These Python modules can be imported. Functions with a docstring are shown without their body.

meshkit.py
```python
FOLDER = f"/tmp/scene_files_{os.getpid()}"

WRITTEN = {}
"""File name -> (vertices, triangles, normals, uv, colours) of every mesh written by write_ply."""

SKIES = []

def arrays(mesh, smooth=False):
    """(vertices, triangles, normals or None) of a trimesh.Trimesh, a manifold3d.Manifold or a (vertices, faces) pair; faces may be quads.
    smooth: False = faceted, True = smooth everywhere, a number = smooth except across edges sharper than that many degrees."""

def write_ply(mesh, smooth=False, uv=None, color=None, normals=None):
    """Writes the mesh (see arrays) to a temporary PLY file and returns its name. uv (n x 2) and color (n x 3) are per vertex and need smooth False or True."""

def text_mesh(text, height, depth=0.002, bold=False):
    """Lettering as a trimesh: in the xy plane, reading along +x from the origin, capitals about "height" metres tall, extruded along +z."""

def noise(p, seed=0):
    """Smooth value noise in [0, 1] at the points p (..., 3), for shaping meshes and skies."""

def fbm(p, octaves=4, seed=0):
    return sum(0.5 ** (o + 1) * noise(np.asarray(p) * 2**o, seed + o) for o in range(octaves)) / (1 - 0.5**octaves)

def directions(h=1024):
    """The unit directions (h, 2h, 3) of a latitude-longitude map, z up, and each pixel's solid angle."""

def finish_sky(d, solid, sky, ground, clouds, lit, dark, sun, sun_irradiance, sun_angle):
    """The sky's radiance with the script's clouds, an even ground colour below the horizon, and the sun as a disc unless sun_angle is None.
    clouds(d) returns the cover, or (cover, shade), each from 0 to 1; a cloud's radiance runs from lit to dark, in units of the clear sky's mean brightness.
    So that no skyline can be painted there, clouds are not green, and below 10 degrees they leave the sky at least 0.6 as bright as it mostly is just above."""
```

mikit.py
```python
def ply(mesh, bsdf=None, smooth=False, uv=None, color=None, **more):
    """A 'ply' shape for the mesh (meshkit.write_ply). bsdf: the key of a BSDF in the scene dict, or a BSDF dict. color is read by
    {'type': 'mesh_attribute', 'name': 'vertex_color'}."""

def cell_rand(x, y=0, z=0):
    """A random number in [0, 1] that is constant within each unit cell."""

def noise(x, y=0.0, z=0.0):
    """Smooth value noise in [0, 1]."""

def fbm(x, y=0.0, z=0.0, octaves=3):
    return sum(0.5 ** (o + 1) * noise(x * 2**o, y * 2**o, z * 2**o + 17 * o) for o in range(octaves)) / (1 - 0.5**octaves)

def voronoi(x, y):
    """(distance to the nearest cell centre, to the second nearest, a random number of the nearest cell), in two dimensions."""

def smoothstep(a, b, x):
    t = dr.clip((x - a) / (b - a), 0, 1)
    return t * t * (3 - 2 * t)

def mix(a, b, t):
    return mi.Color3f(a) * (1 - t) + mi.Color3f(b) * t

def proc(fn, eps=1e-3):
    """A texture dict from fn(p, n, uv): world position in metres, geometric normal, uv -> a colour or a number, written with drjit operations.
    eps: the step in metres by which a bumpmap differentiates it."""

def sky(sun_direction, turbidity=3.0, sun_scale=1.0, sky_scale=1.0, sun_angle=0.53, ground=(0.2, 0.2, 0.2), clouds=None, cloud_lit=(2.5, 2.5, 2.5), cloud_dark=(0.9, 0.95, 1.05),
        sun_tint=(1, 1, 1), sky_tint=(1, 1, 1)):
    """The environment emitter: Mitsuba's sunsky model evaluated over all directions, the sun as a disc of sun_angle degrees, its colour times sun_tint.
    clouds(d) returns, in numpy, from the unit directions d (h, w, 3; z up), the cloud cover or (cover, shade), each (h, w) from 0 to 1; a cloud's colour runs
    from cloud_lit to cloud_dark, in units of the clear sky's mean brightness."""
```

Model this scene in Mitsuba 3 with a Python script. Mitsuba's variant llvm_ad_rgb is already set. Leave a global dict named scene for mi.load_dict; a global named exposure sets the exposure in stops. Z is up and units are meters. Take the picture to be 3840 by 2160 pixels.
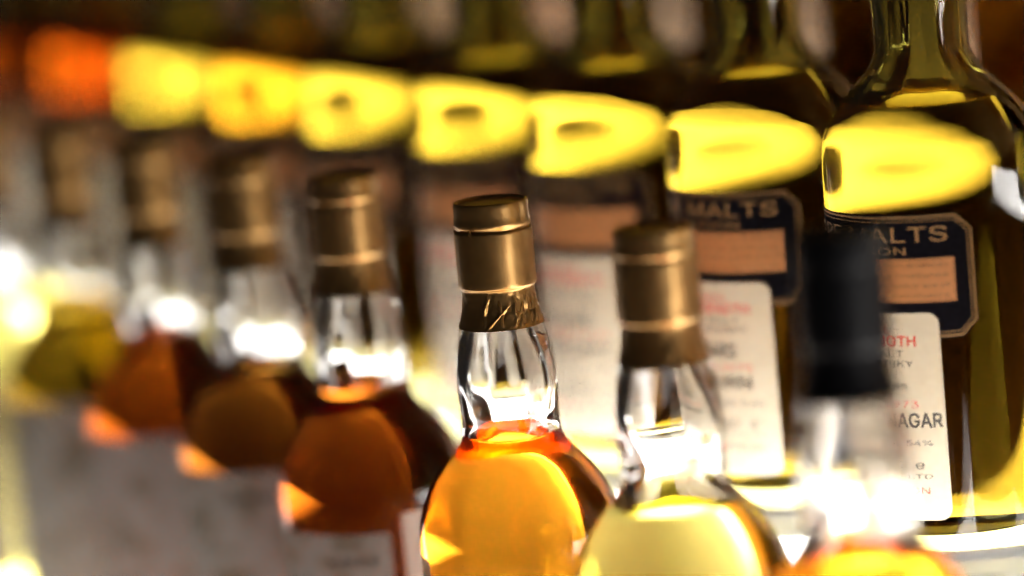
import math
import numpy as np, trimesh, shapely
from shapely import affinity
from scipy.interpolate import PchipInterpolator
import drjit as dr
import mitsuba as mi
import mikit, meshkit
from mikit import noise, fbm, smoothstep, mix

T = mi.ScalarTransform4f
scene, labels = {}, {}

# ---------------------------------------------------------------- camera
CAM = np.array([1.22165, -0.66282, 0.50018])
YAW, PITCH, ROLL = -1.069823, 0.169341, 0.093674
FW = np.array([math.sin(YAW) * math.cos(PITCH), math.cos(YAW) * math.cos(PITCH), -math.sin(PITCH)])
RT = np.array([math.cos(YAW), -math.sin(YAW), 0.0])
UP0 = np.cross(RT, FW)
UP = UP0 * math.cos(ROLL) + RT * math.sin(ROLL)
FOCUS = 1.392
scene['camera'] = {'type': 'thinlens', 'fov': 17.06, 'fov_axis': 'x', 'near_clip': 0.02, 'far_clip': 20.0,
                   'aperture_radius': 0.031, 'focus_distance': FOCUS,
                   'to_world': T().look_at(origin=CAM.tolist(), target=(CAM + FW).tolist(), up=UP.tolist())}
exposure = 0.15

# ---------------------------------------------------------------- lights: the lit shelf panels (their meshes are built below) and the dim room
L_LOW, L_MID, L_REAR, L_FRONT = 8.8, 10.5, 13.0, 8.0
scene['room_light'] = {'type': 'constant', 'radiance': {'type': 'rgb', 'value': [0.012, 0.010, 0.009]}}


def emit(v, edge=None, tint=(1.0, 0.97, 0.93)):
    """A lit panel, a little uneven; edge = the y of a front edge towards which a panel lit from behind fades."""
    if edge is None:
        return {'type': 'area', 'radiance': {'type': 'rgb', 'value': [v * t for t in tint]}}

    def glow(p, n, uv):
        if edge < -0.09:            # the low step, brightest along its back
            f = 0.32 + 1.7 * smoothstep(0.0, 0.065, p.y)
        elif edge > 0.1:            # the rear step, brightest along its back, dimmer to the left
            f = (0.30 + 0.70 * smoothstep(edge, edge + 0.034, p.y)) * (0.12 + 0.88 * smoothstep(-1.15, -0.86, p.x))
        else:                       # the middle step, brightest along its front, dimmer to the left
            f = (0.30 + 0.70 * smoothstep(-0.62, -0.12, p.x)) * (1.0 - 0.55 * smoothstep(0.165, 0.205, p.y))
        return mi.Color3f(*tint) * (v * f * (0.75 + 0.5 * noise(p.x * 14, p.y * 40, 0.5)))
    return {'type': 'area', 'radiance': mikit.proc(glow)}


# ---------------------------------------------------------------- materials
def rgb(*c):
    return {'type': 'rgb', 'value': list(c)}


def principled(color, rough, metallic=0.0, **kw):
    return {'type': 'twosided', 'bsdf': {'type': 'principled', 'base_color': color if isinstance(color, dict) else rgb(*color),
                                         'roughness': rough, 'metallic': metallic, **kw}}


def paper(color):
    return {'type': 'principledthin', 'base_color': color, 'roughness': 0.6, 'diff_trans': 0.55, 'eta': 1.4}


def tex(fn):
    return mikit.proc(fn)


def bronze_fn(p, n, uv):
    k = fbm(p.x * 220, p.y * 220, p.z * 220, 3)
    return mix((0.37, 0.21, 0.073), (0.47, 0.275, 0.10), k)


def bronze_rough(p, n, uv):
    return 0.27 + 0.10 * fbm(p.x * 160 + 3, p.y * 160, p.z * 160, 3)


scene['bronze'] = {'type': 'twosided', 'bsdf': {'type': 'principled', 'base_color': tex(bronze_fn), 'roughness': tex(bronze_rough), 'metallic': 0.9}}
scene['black_plastic'] = principled((0.002, 0.002, 0.0025), 0.4, specular=0.1)
scene['navy_paper'] = {'type': 'twosided', 'bsdf': {'type': 'diffuse', 'reflectance': tex(lambda p, n, uv: mix((0.005, 0.0048, 0.007), (0.009, 0.0083, 0.012), fbm(p.x * 700, p.y * 700, p.z * 700, 2)))}}
scene['gold_print'] = principled((0.34, 0.20, 0.08), 0.5, 0.2)
scene['copper_paper'] = principled(tex(lambda p, n, uv: mix((0.38, 0.165, 0.058), (0.46, 0.205, 0.075), fbm(p.x * 500, p.y * 500, p.z * 500, 3))), 0.55)
scene['cream_paper'] = paper(tex(lambda p, n, uv: mix((0.80, 0.72, 0.57), (0.88, 0.81, 0.66), fbm(p.x * 400, p.y * 400, p.z * 400, 3))))


def map_fn(p, n, uv):
    base = mix((0.30, 0.275, 0.245), (0.38, 0.35, 0.315), fbm(p.x * 300, p.y * 300, p.z * 300, 3))
    k = fbm(p.x * 75 + 4, p.y * 75, p.z * 75, 3)
    base = mix(base, (0.12, 0.10, 0.05), 0.55 * smoothstep(0.56, 0.66, k))
    k2 = fbm(p.x * 60 + 9, p.y * 60 + 2, p.z * 60, 2)
    return mix(base, (0.22, 0.14, 0.07), 0.5 * smoothstep(0.55, 0.68, k2))


scene['map_paper'] = paper(tex(map_fn))
scene['tan_paper'] = paper(rgb(0.22, 0.16, 0.11))
scene['pink_paper'] = paper(rgb(0.72, 0.60, 0.52))
scene['dust'] = principled((0.75, 0.72, 0.66), 0.8)
scene['red_ink'] = principled((0.62, 0.05, 0.03), 0.6)
scene['black_ink'] = principled((0.02, 0.018, 0.016), 0.6)
scene['brown_ink'] = principled((0.13, 0.06, 0.02), 0.6)
scene['acrylic'] = principled((0.78, 0.77, 0.75), 0.4)
scene['frosted_riser'] = principled(tex(lambda p, n, uv: mix((0.50, 0.48, 0.45), (0.86, 0.85, 0.83), smoothstep(0.3, 0.62, fbm(p.x * 26, p.y * 26, p.z * 34, 3)))), 0.55)
scene['dark_wood'] = {'type': 'twosided', 'bsdf': {'type': 'diffuse', 'reflectance': tex(lambda p, n, uv: mix((0.060, 0.026, 0.008), (0.090, 0.040, 0.012), fbm(p.x * 8, p.y * 90, p.z * 90, 4)))}}
scene['counter_wood'] = principled(tex(lambda p, n, uv: mix((0.34, 0.20, 0.12), (0.50, 0.32, 0.20), fbm(p.x * 6, p.y * 60, p.z * 60, 4))), 0.45)
scene['dark_wall'] = principled(tex(lambda p, n, uv: mix((0.22, 0.12, 0.035), (0.34, 0.19, 0.06), fbm(p.x * 6, p.y * 6, p.z * 6, 3))), 0.8)

scene['clear_glass'] = {'type': 'dielectric', 'int_ior': 1.5, 'ext_ior': 1.0}
scene['green_glass'] = {'type': 'dielectric', 'int_ior': 1.5, 'ext_ior': 1.0, 'specular_transmittance': rgb(0.88, 0.86, 0.55)}

# whisky: colour at each crossing of its surface, and the absorption of its depth
WHISKY = {  # crossing colour, absorption per metre (r, g, b)
    'amber': ((0.997, 0.64, 0.16), (1, 3, 7)), 'pale': ((0.995, 0.96, 0.58), (3, 4, 9)), 'gold': ((0.97, 0.80, 0.24), (24, 28, 38)),
    'straw': ((0.99, 0.86, 0.42), (16, 18, 22)), 'sherry': ((0.98, 0.60, 0.20), (17, 29, 38)), 'tawny': ((0.98, 0.68, 0.26), (24, 33, 40)),
    'honey': ((0.99, 0.78, 0.32), (12, 17, 24)), 'ruby': ((0.99, 0.50, 0.20), (16, 26, 34)), 'dusk': ((0.97, 0.55, 0.20), (32, 44, 50))}
for k, (t, s) in WHISKY.items():
    scene[f'medium_{k}'] = {'type': 'homogeneous', 'albedo': rgb(0, 0, 0), 'sigma_t': rgb(*[v / 100 for v in s]), 'scale': 100.0}
    scene[f'side_{k}'] = {'type': 'dielectric', 'int_ior': 1.36, 'ext_ior': 1.5, 'specular_transmittance': rgb(*t)}
    scene[f'top_{k}'] = {'type': 'dielectric', 'int_ior': 1.36, 'ext_ior': 1.0, 'specular_transmittance': rgb(*t)}


# ---------------------------------------------------------------- mesh helpers
def put(key, mesh, bsdf, loc=(0, 0, 0), smooth=35, label=None, **more):
    d = mikit.ply(mesh, bsdf, smooth=smooth, **more) if not isinstance(mesh, dict) else dict(mesh)
    d['to_world'] = T().translate([float(v) for v in loc])
    scene[key] = d
    if label:
        labels[key] = {'label': label}
    return key


def numbered(base):
    used = lambda k: any(s == k or s.startswith(k + '__') for s in scene)
    if not used(base):
        return base
    i = 1
    while used(f'{base}_{i:03d}'):
        i += 1
    return f'{base}_{i:03d}'


N = 128
ANG = np.arange(N) * 2 * np.pi / N


def revolve(prof, wob=None, n=N, close_start=False, close_end=False):
    """prof: (m,2) r,z in the order that puts normals outwards when z rises. wob(theta, r, z) -> r."""
    prof = np.asarray(prof, float)
    ang = np.arange(n) * 2 * np.pi / n
    r = np.repeat(prof[:, :1], n, 1)
    z = np.repeat(prof[:, 1:], n, 1)
    if wob is not None:
        r = wob(ang[None, :], r, z)
    v = np.stack([r * np.cos(ang), r * np.sin(ang), z], -1).reshape(-1, 3)
    i, j = np.meshgrid(np.arange(len(prof) - 1), np.arange(n), indexing='ij')
    a, b = i * n + j, i * n + (j + 1) % n
    f = np.vstack([np.stack([a, b, b + n], -1).reshape(-1, 3), np.stack([a, b + n, a + n], -1).reshape(-1, 3)])
    if close_start:
        v = np.vstack([v, [[0, 0, prof[0, 1]]]]); c = len(v) - 1; jj = np.arange(n)
        f = np.vstack([f, np.stack([(jj + 1) % n, jj, jj * 0 + c], 1)])
    if close_end:
        v = np.vstack([v, [[0, 0, prof[-1, 1]]]]); c = len(v) - 1; jj = np.arange(n); o = (len(prof) - 1) * n
        f = np.vstack([f, np.stack([o + jj, o + (jj + 1) % n, jj * 0 + c], 1)])
    return trimesh.Trimesh(v, f, process=False)


def join(*ms):
    return trimesh.util.concatenate(list(ms))


# bottle outline (radius, height above its foot), metres
OUT_Z = [0.0085, 0.02, 0.08, 0.140, 0.156, 0.1623, 0.1664, 0.1729, 0.1786, 0.1848, 0.1893, 0.1942, 0.1985, 0.2022, 0.2085, 0.217, 0.2257, 0.2355, 0.2455, 0.250, 0.257, 0.264, 0.272, 0.284]
OUT_R = [0.0421, 0.0425, 0.0425, 0.0425, 0.0425, 0.0423, 0.0418, 0.0400, 0.0373, 0.0332, 0.0293, 0.0249, 0.0220, 0.0208, 0.0204, 0.0207, 0.0209, 0.0199, 0.0180, 0.0168, 0.0151, 0.0141, 0.0138, 0.0138]
OUTER_CLEAR = PchipInterpolator(OUT_Z, OUT_R)


GREEN_Z = [0.0085, 0.02, 0.08, 0.150, 0.165, 0.1740, 0.1814, 0.1879, 0.1941, 0.1995, 0.2040, 0.2103, 0.2175, 0.230, 0.242, 0.252, 0.260, 0.268, 0.276, 0.284]
GREEN_R = [0.0440, 0.0444, 0.0444, 0.0444, 0.0443, 0.0440, 0.0430, 0.0406, 0.0366, 0.0318, 0.0273, 0.0220, 0.0191, 0.0192, 0.0198, 0.0190, 0.0170, 0.0150, 0.0140, 0.0138]
OUTER_GREEN = PchipInterpolator(GREEN_Z, GREEN_R)


def OUTER(z):
    return OUTER_GREEN(np.asarray(z, float)) if SHAPE['green'] else OUTER_CLEAR(np.asarray(z, float))


SHAPE = {'green': False}


WALL_CLEAR = PchipInterpolator([0.0, 0.15, 0.172, 0.18, 0.19, 0.198, 0.2035, 0.212, 0.222, 0.235, 0.2436, 0.25, 0.284],
                         [0.0026, 0.0026, 0.0027, 0.0030, 0.0040, 0.0053, 0.0053, 0.0040, 0.0031, 0.0038, 0.0046, 0.0046, 0.0035])


WALL_GREEN = PchipInterpolator([0.0, 0.15, 0.19, 0.21, 0.25, 0.284], [0.0026, 0.0026, 0.0029, 0.0033, 0.0040, 0.0035])
FLOOR = 0.0160


def inner_wob(seed):
    rng = np.random.RandomState(seed)
    fr = rng.randint(2, 11, 9)
    ph, am = rng.uniform(0, 6.28, 9), rng.uniform(0.00002, 0.00008, 9)
    zs = rng.uniform(-60, 60, 9)

    def w(th, r, z):
        k = np.clip((z - 0.185) / 0.02, 0, 1) * np.clip((0.272 - z) / 0.01, 0, 1) + 0.12
        d = sum(a * np.sin(f * th + p + zz * z) for f, p, a, zz in zip(fr, ph, am, zs))
        return r + d * k
    return w


def outer_wob(seed):
    rng = np.random.RandomState(seed + 77)
    fr, ph = rng.randint(2, 7, 5), rng.uniform(0, 6.28, 5)

    def w(th, r, z):
        d = sum(0.00005 * np.sin(f * th + p + 50 * z) for f, p in zip(fr, ph))
        return r + d * np.clip((z - 0.155) / 0.02, 0, 1) * np.clip(r / 0.01, 0, 1)
    return w


def bottle_glass(level, seed, wall):
    z = np.concatenate([np.linspace(0.0085, 0.15, 14), np.linspace(0.152, 0.284, 76)])
    foot = [(0.0, 0.0022), (0.012, 0.0021), (0.024, 0.0016), (0.031, 0.0008), (0.034, 0.0002), (0.0362, 0.0), (0.0382, 0.0005), (0.0396, 0.0018), (0.0403, 0.0038), (0.0405, 0.006)]
    foot = [(r * float(OUTER(0.0085)) / 0.0405, h) for r, h in foot]
    prof = foot + list(zip(OUTER(z), z)) + [(0.0132, 0.2852), (0.0118, 0.2855)]
    outer = revolve(prof[1:], outer_wob(seed), close_start=True, close_end=True)
    zi = np.linspace(level, 0.278, 60)
    cav = list(zip(OUTER(zi) - wall(zi), zi))
    cav = revolve(cav, inner_wob(seed), close_end=True)
    cav.invert()
    return join(outer, cav)


def liquid_side(level, seed, wall):
    floor = 0.0225 if SHAPE['green'] else FLOOR
    z = np.concatenate([np.linspace(floor + 0.0030, 0.15, 14), np.linspace(0.152, level, max(8, int((level - 0.15) / 0.0016)))])
    r0 = float(OUTER(0.05)) - 0.0026
    punt = [(0.012, floor + 0.0026), (0.022, floor + 0.0016), (0.032, floor + 0.0004), (r0 - 0.0035, floor), (r0 - 0.0012, floor + 0.0004), (r0 - 0.0003, floor + 0.0014)]
    return revolve(punt + list(zip(OUTER(z) - wall(z), z)), inner_wob(seed), close_start=True)


def liquid_top(level, seed, wall):
    R = float(OUTER(level) - wall(level))
    rr = np.concatenate([[R], R - np.array([0.0002, 0.0005, 0.0009, 0.0014, 0.002, 0.003, 0.0045]), np.linspace(R - 0.007, 0.002, 6)])
    zz = level - 0.0016 * (1 - np.exp(-(R - rr) / 0.0008))
    w = inner_wob(seed)

    def wob(th, r, z):
        return r * (w(th, np.full_like(r, R), np.full_like(z, level)) / R)
    return revolve(np.stack([rr, zz], 1), wob, close_end=True)


def capsule_mesh(seed, crumple=0.0):
    head = [(0.0, 0.2990), (0.0138, 0.2990), (0.0142, 0.2996), (0.0147, 0.3000), (0.0152, 0.2998), (0.0155, 0.2992), (0.01555, 0.2975), (0.0156, 0.2945), (0.0157, 0.2925),
            (0.0160, 0.2915), (0.0160, 0.2905), (0.0156, 0.2897), (0.01525, 0.2892), (0.0153, 0.2886), (0.0160, 0.2882), (0.01625, 0.2876)]
    body = [(0.01625, z) for z in np.linspace(0.287, 0.2665, 8)] + [(0.0163, 0.2652), (0.0160, 0.2645), (0.0153, 0.2641), (0.0150, 0.2636)]
    zs = np.linspace(0.2630, 0.248, 22)
    skirt = [(float(PchipInterpolator([0.248, 0.252, 0.257, 0.263], [0.01795, 0.01675, 0.01565, 0.0150])(z)), z) for z in zs]
    inside = [(0.01765, 0.248), (0.0160, 0.2545), (0.0147, 0.262), (0.01425, 0.268), (0.01425, 0.287), (0.0, 0.288)]
    rng = np.random.RandomState(seed)
    creases = [(rng.uniform(-0.9, 0.9), rng.uniform(0.252, 0.262), rng.uniform(0.5, 1.0), rng.uniform(-70, 70)) for _ in range(9)]

    def wob(th, r, z):
        out = r.copy()
        m = (z < 0.2638) & (z >= 0.248) & (r > 0.0149)
        for a, zc, s, sl in creases:
            d = np.angle(np.exp(1j * (th - a - sl * (z - zc))))
            out = out + m * crumple * s * (np.exp(-(d / 0.05) ** 2) - 0.6 * np.exp(-((d - 0.10) / 0.05) ** 2)) * np.exp(-((z - zc) / 0.0035) ** 2)
        q = np.stack([np.cos(th) * 9 + 0 * z, np.sin(th) * 9 + 0 * z, z * 700], -1)
        out = out + m * crumple * 0.35 * (meshkit.fbm(q, 3, seed) - 0.5)
        dent = np.stack([np.cos(th) * 3 + 0 * z, np.sin(th) * 3 + 0 * z, z * 200], -1)
        return out + (r > 0.003) * 0.00012 * (meshkit.noise(dent, seed + 3) - 0.5)
    prof = (head[1:] + body + skirt + inside[:-1])[::-1]
    return revolve(prof, wob, n=192, close_start=True, close_end=True)


def bend(mesh, R, a0=0.0, size=0.0025):
    """A flat mesh in x (arc), y (height), z (out) bent round a cylinder of radius R, whose front (a = 0) faces -y."""
    v, f = np.array(mesh.vertices), np.array(mesh.faces)
    if size:
        v, f = trimesh.remesh.subdivide_to_size(v, f, size)
    a, r = a0 + v[:, 0] / R, R + v[:, 2]
    return trimesh.Trimesh(np.stack([r * np.sin(a), -r * np.cos(a), v[:, 1]], 1), f, process=False)


def patch(poly, out, thick=0.00012):
    geoms = getattr(poly, 'geoms', [poly])
    m = join(*[trimesh.creation.extrude_polygon(g, thick, engine='earcut') for g in geoms])
    m.apply_translation([0, 0, out])
    return m


def sheet(poly, out):
    v, f = trimesh.creation.triangulate_polygon(poly, engine='earcut')
    return trimesh.Trimesh(np.column_stack([v, np.full(len(v), out)]), f, process=False)


RL = 0.0426          # label cylinder


def rounded(x0, x1, z0, z1, r):
    return shapely.box(x0 + r, z0 + r, x1 - r, z1 - r).buffer(r, quad_segs=6)


def octagon(x0, x1, z0, z1, c):
    return shapely.Polygon([(x0 + c, z0), (x1 - c, z0), (x1, z0 + c), (x1, z1 - c), (x1 - c, z1), (x0 + c, z1), (x0, z1 - c), (x0, z0 + c)])


def line(text, height, z, out, width=None, centre=0.0, right=None, bold=False):
    """One line of print: capital height, centre height z, width in arc metres; centred, or ending at right."""
    m = meshkit.text_mesh(text, height, 0.00004, bold)
    b = m.bounds
    s = (width / (b[1, 0] - b[0, 0])) if width else 1.0
    x = (m.vertices[:, 0] - b[0, 0]) * s
    w = (b[1, 0] - b[0, 0]) * s
    m.vertices[:, 0] = x + (right - w if right is not None else centre - w / 2)
    m.vertices[:, 1] += z - height / 2
    m.vertices[:, 2] += out
    return m


# ---------------------------------------------------------------- the setting
LOWER, UPPER, REAR = 0.0, 0.1305, 0.2657
DEEP, SLAB = 0.1535, 0.0045
EDGE = (0.185, 0.080, 0.0715)      # from a row's line to the front edge of its step


def box(key, x0, x1, y0, y1, z0, z1, bsdf, lamp=None):
    scene[key] = mikit.ply(trimesh.creation.box(bounds=[[x0, y0, z0], [x1, y1, z1]]), bsdf)
    if lamp:
        scene[key]['emitter'] = lamp


X0, X1 = -1.5, 1.0
for i, (z, lum, text) in enumerate([(LOWER, L_LOW, 'low glowing white step under the front row of clear bottles'),
                                    (UPPER, L_MID, 'glowing white step under the row of green bottles'),
                                    (REAR, L_REAR, 'hindmost glowing step behind the green bottles')]):
    key = numbered('lit_step')
    y0 = i * DEEP - EDGE[i]
    y1 = (i + 1) * DEEP - EDGE[min(i + 1, 2)] - 0.001
    box(key + '__panel', X0, X1, y0 + 0.0003, y1, z - SLAB, z - 0.0006, 'acrylic')
    faces = [[[X0, y0, z - 0.0003], [X1, y0, z - 0.0003], [X1, y1, z - 0.0003], [X0, y1, z - 0.0003]],
             [[X0, y0, z - SLAB], [X1, y0, z - SLAB], [X1, y0, z - 0.0003], [X0, y0, z - 0.0003]]][:(1, 2, 1)[i]]
    for q in faces:
        scene[numbered(key + '__panel__diffuser')] = {**mikit.ply((np.array(q), np.array([[0, 1, 2], [0, 2, 3]])), 'acrylic', uv=np.array([[0, 0], [1, 0], [1, 1], [0, 1.0]])),
                                                      'emitter': emit(lum, y0)}
    box(key + '__riser', X0, X1, y0 + 0.001, y0 + 0.006, z - 0.1306, z - SLAB - 0.0005, ('acrylic', 'frosted_riser', 'dark_wood')[i], (emit(L_FRONT), None, None)[i])
    if i == 2:
        box(key + '__edge_trim', X0, X1, y0 - 0.003, y0 - 0.0004, z - SLAB - 0.002, z - 0.0003, 'dark_wood')
    labels[key] = {'label': text, 'category': 'display step'}
box('counter', X0, X1, -0.75, 0.60, -0.18, -0.1305, 'counter_wood')
labels['counter'] = {'label': 'light wooden counter that carries the glowing steps', 'kind': 'structure'}
box('back_wall', X0 - 1.0, X1 + 1.0, 0.52, 0.54, -0.5, 1.4, 'dark_wall')
labels['back_wall'] = {'label': 'dark brown wall behind all the bottles', 'category': 'wall'}
GLASS, CAPS = {}, {}


def glass_ply(level, seed, bsdf):
    k = (level, seed, bsdf)
    if k not in GLASS:
        GLASS[k] = mikit.ply(bottle_glass(level, seed, WALL_GREEN if bsdf == 'green_glass' else WALL_CLEAR), bsdf, smooth=40)
    return GLASS[k]


def bottle(base, loc, level, seed, glass, whisky, capsule='bronze', crumple=0.0002, lab=None, group=None):
    key = numbered(base)
    SHAPE['green'] = glass == 'green_glass'
    wall = WALL_GREEN if glass == 'green_glass' else WALL_CLEAR
    put(key + '__glass', glass_ply(level, seed, glass), None, loc)
    w = mikit.ply(liquid_side(level, seed, wall), f'side_{whisky}', smooth=40, interior={'type': 'ref', 'id': f'medium_{whisky}'})
    put(key + '__whisky', w, None, loc)
    t = mikit.ply(liquid_top(level, seed, wall), f'top_{whisky}', smooth=60, interior={'type': 'ref', 'id': f'medium_{whisky}'})
    put(key + '__whisky__surface', t, None, loc)
    ck = (capsule, seed % 3, crumple)
    if ck not in CAPS:
        m = capsule_mesh(seed, crumple)
        if capsule == 'black_plastic':          # a longer plastic cap
            m.vertices[:, 2] = 0.2505 + (m.vertices[:, 2] - 0.248) * 1.14
        CAPS[ck] = mikit.ply(m, capsule, smooth=50)
    put(key + '__capsule', CAPS[ck], None, loc)
    labels[key] = {'label': lab, 'category': 'whisky bottle', 'group': group}
    return key


# ---------------------------------------------------------------- front row: clear bottles
FRONT = [  # place along the row, level, whisky, capsule, label turn (deg), label top, label
    (-0.590, 0.200, 'pale', 'bronze', 8, 0.158, 'clear bottle of pale whisky cut off by the left edge of the picture'),
    (-0.4752, 0.2091, 'gold', 'bronze', 18, 0.159, 'clear bottle of golden green whisky with bronze capsule, leftmost whole bottle of the front row'),
    (-0.3610, 0.2027, 'sherry', 'bronze', 16, 0.1573, 'clear bottle of dark red brown whisky, right of the golden green one, blurred'),
    (-0.2452, 0.2000, 'tawny', 'bronze', 18, 0.1568, 'clear bottle of dark brown whisky, third from the left in front'),
    (-0.1355, 0.2060, 'sherry', 'bronze', 14.6, 0.1457, 'clear bottle of dark orange brown whisky directly left of the sharp amber bottle'),
    (-0.0007, 0.2019, 'amber', 'bronze', -50, 0.1546, 'sharp clear bottle of bright amber whisky with crumpled bronze foil, in the middle'),
    (0.1258, 0.1919, 'pale', 'bronze', 10, 0.155, 'clear bottle of pale yellow whisky with bronze capsule, right of the amber bottle'),
    (0.2491, 0.1930, 'amber', 'black_plastic', 10, 0.155, 'clear bottle with black capsule, nearest at the lower right'),
]
for k, (x, level, whisky, cap, turn, top, text) in enumerate(FRONT, -5):
    loc = (x, 0.0, LOWER)
    key = bottle('clear_bottle', loc, level, 10 + k, 'clear_glass', whisky, cap, 0.0013 if k == 0 else 0.0002, text, 'clear bottles in the front row')
    a0 = math.radians(turn)
    if k == 0:
        tab = trimesh.creation.box(extents=[0.0011, 0.0046, 0.0005])
        tab.apply_transform(trimesh.transformations.rotation_matrix(0.35, [0, 0, 1]))
        tab.apply_translation([0, 0.2876, 0.00015])
        put(key + '__capsule__tear_tab', bend(tab, 0.0162, math.radians(61 - 34), 0.0006), 'bronze', loc)
    hw = math.radians(45 if k == 0 else 56) * RL
    put(key + '__label', bend(sheet(rounded(-hw, hw, 0.045, top, 0.002), 0.0), RL, a0), 'map_paper', loc)
    if k in (-2, -1):
        rng = np.random.RandomState(5 + k)
        bits, x = [], 0.012
        while x < 0.036:
            w = rng.uniform(0.0008, 0.002)
            bits.append(patch(shapely.box(x, top - 0.0135, x + w, top - 0.0135 + rng.uniform(0.0014, 0.003)), 0.00018, 0.00004))
            x += w + rng.uniform(0.0003, 0.0010)
        put(key + '__label__lettering', bend(join(*bits), RL, a0), 'black_ink', loc, smooth=False)
    if k == -1:
        put(key + '__back_label', bend(sheet(rounded(-0.0095, 0.0095, 0.060, 0.1535, 0.002), 0.0), RL, math.radians(91)), 'pink_paper', loc)

# ---------------------------------------------------------------- second row: green bottles
BY = DEEP
BX = [0.2300, 0.0949, -0.0257, -0.1472, -0.2632, -0.3898, -0.5050, -0.6326, -0.7600, -0.8815]
RG = 0.0445          # the green bottles' label cylinder
GREEN = [
    (-1, 0.1960, 'straw', 'green bottle cut off by the right edge of the picture'),
    (0, 0.1965, 'straw', 'green bottle with sharp navy and cream labels, rightmost whole bottle of its row'),
    (1, 0.2015, 'straw', 'green bottle with slightly blurred cream label, left of the sharp labelled one'),
    (2, 0.1990, 'straw', 'green bottle glowing yellow behind the bronze capsule of the pale yellow bottle'),
    (3, 0.1970, 'straw', 'green bottle glowing yellow right behind the bronze capsule of the amber bottle'),
    (4, 0.2000, 'straw', 'green bottle glowing yellow behind the capsule left of the amber bottle'),
    (5, 0.1980, 'honey', 'blurred bottle glowing orange amber in the second row'),
    (6, 0.1970, 'straw', 'blurred bottle glowing green yellow left of the orange amber one'),
    (7, 0.1980, 'ruby', 'blurred bottle glowing red orange near the upper left corner'),
    (8, 0.1980, 'dusk', 'dark red blurred bottle at the left edge in the second row'),
]
CW = math.radians(44.7) * RG
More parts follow.
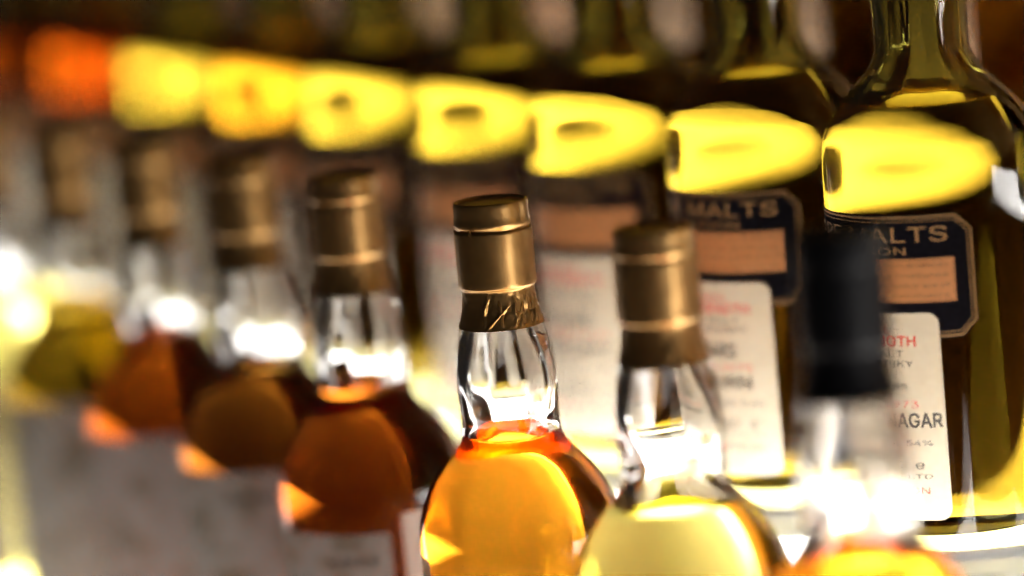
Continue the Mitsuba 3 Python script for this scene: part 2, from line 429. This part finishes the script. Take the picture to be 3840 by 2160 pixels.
WHITE = [  # text, height, z, half width in degrees, ink, bold
    ('NATURAL', 0.0030, 0.1014, 19, 'red_ink', False), ('CASK STRENGTH', 0.0041, 0.0965, 32, 'red_ink', True),
    ('SINGLE MALT', 0.0026, 0.0914, 25, 'black_ink', False), ('SCOTCH WHISKY', 0.0025, 0.0872, 30, 'black_ink', False),
    ('AGED 23 YEARS', 0.0019, 0.0780, 26, 'black_ink', False), ('DISTILLED 1973', 0.0028, 0.0706, 31, 'red_ink', False),
    ('ROYAL LOCHNAGAR', 0.0056, 0.0640, 43, 'black_ink', True), ('750ml  59.7% vol  54%', 0.0022, 0.0547, 37, 'black_ink', False),
    ('SCOTLAND  e', 0.0036, 0.0457, 32, 'black_ink', False), ('DISTILLERY CO LTD', 0.0019, 0.0408, 36, 'black_ink', False),
    ('LIMITED EDITION', 0.0028, 0.0350, 34, 'red_ink', False)]
SMALL = ["a selection of varieties from Scotland's", 'most famous whisky Distilleries', 'the rare single malts which are of', 'interest to the true connoisseurs']
for k, level, whisky, text in GREEN:
    loc = (BX[k + 1], BY, UPPER)
    at = (BX[k + 1], BY, UPPER + 0.0075)      # the labels sit a little above the heights written here
    key = bottle('green_bottle', loc, level, 40 + k, 'green_glass', whisky, 'bronze', 0.0002, text, 'green bottles in the second row')
    a0 = math.radians(8.0)
    hw = math.radians(65.5) * RG
    navy = octagon(-hw, hw, 0.0972, 0.1475, 0.0065)
    put(key + '__navy_label', bend(patch(navy, 0.0), RG, a0), 'navy_paper', at)
    rim = navy.buffer(-0.0006).difference(navy.buffer(-0.0013))
    put(key + '__navy_label__border', bend(patch(rim, 0.00013, 0.00004), RG, a0), 'gold_print', at, smooth=False)
    rim2 = navy.buffer(-0.0024).difference(navy.buffer(-0.0027))
    put(key + '__navy_label__border_001', bend(patch(rim2, 0.00013, 0.00004), RG, a0), 'gold_print', at, smooth=False)
    put(key + '__navy_label__lettering', bend(line('RARE MALTS', 0.0060, 0.1396, 0.00013, 2 * math.radians(52) * RG, bold=False), RG, a0), 'gold_print', at, smooth=False)
    bw = math.radians(54.7) * RG
    put(key + '__copper_panel', bend(patch(shapely.box(-bw, 0.1121, bw, 0.1299), 0.00013, 0.00005), RG, a0), 'copper_paper', at)
    put(key + '__cream_label', bend(sheet(rounded(-CW, CW, 0.0226, 0.1080, 0.005), 0.00022), RG, a0), 'cream_paper', at)
    if k <= 3:
        put(key + '__navy_label__lettering_001', bend(line('SELECTION', 0.0028, 0.1331, 0.00013, 2 * math.radians(30) * RG), RG, a0), 'gold_print', at, smooth=False)
        for i, (t, h, z, half, ink, bold) in enumerate(WHITE):
            if k != 0 and t.startswith('ROYAL'):
                t, h, half = ('MILLBURN', 0.0050, 30) if k == 1 else ('DISTILLERY', 0.0045, 34)
            if k != 0 and t.startswith('AGED'):
                t, h, half, bold = '18 YEARS', 0.0058, 22, True
            if k != 0 and t.startswith('DISTILLED'):
                t = 'DISTILLED 1975'
            put(f'{key}__cream_label__lettering_{i + 1:03d}', bend(line(t, h, z, 0.00028, 2 * math.radians(half) * RG, bold=bold), RG, a0), ink, at, smooth=False)
        for i, t in enumerate(SMALL):
            put(f'{key}__copper_panel__lettering_{i + 1:03d}', bend(line(t, 0.0014, 0.1272 - 0.0041 * i, 0.00020, right=bw - 0.0022 - 0.0008 * (i % 2), width=0.064), RG, a0, 0), 'brown_ink', at, smooth=False)
        frame = shapely.box(-bw + 0.0006, 0.1127, bw - 0.0006, 0.1293)
        put(key + '__copper_panel__border', bend(patch(frame.difference(frame.buffer(-0.0002)), 0.00019, 0.00003), RG, a0), 'brown_ink', at, smooth=False)

# ---------------------------------------------------------------- dust flecks on the two bottles in focus
for key, loc, prof, az, n, sd in (('clear_bottle_005', (-0.0007, 0.0, LOWER), OUTER_CLEAR, 61.5, 46, 3), ('green_bottle_001', (BX[1], BY, UPPER), OUTER_GREEN, 54.0, 60, 4)):
    rng, bits = np.random.RandomState(sd), []
    for _ in range(n):
        z, a = rng.uniform(0.150, 0.235), math.radians(az + rng.uniform(-70, 70))
        r = float(prof(z)) + 0.00005
        b = trimesh.creation.icosphere(subdivisions=1, radius=rng.uniform(0.00006, 0.00017))
        b.apply_translation([r * math.sin(a), -r * math.cos(a), z])
        bits.append(b)
    put(key + '__dust', join(*bits), 'dust', loc)
    labels[key + '__dust'] = {'label': 'pale dust flecks on the glass', 'kind': 'stuff'}

# ---------------------------------------------------------------- hindmost row
REARROW = [(0.16 - 0.1215 * i, w) for i, w in enumerate(['tawny', 'honey', 'honey', 'gold', 'gold', 'honey', 'straw', 'tawny', 'ruby', 'dusk'])]
WHERE = ['at the upper right corner', 'between the two sharpest green necks', 'left of the second sharpest green neck', 'above the middle of the picture', 'just left of the upper middle',
         'above the orange amber glow', 'above the green yellow glow', 'above the red orange glow', 'second from the upper left corner', 'at the upper left corner']
for i, (x, whisky) in enumerate(REARROW):
    loc = (x, 2 * DEEP + 0.007, REAR)
    key = bottle('rear_bottle', loc, 0.20, 70 + i % 3, 'clear_glass', whisky, 'bronze', 0.0002,
                 f'blurred bottle of the hindmost row {WHERE[i]}', 'bottles of the hindmost row')
    put(key + '__label', bend(sheet(rounded(-0.024, 0.024, 0.05, 0.13, 0.002), 0.0), RL, math.radians(20)), 'tan_paper', loc)
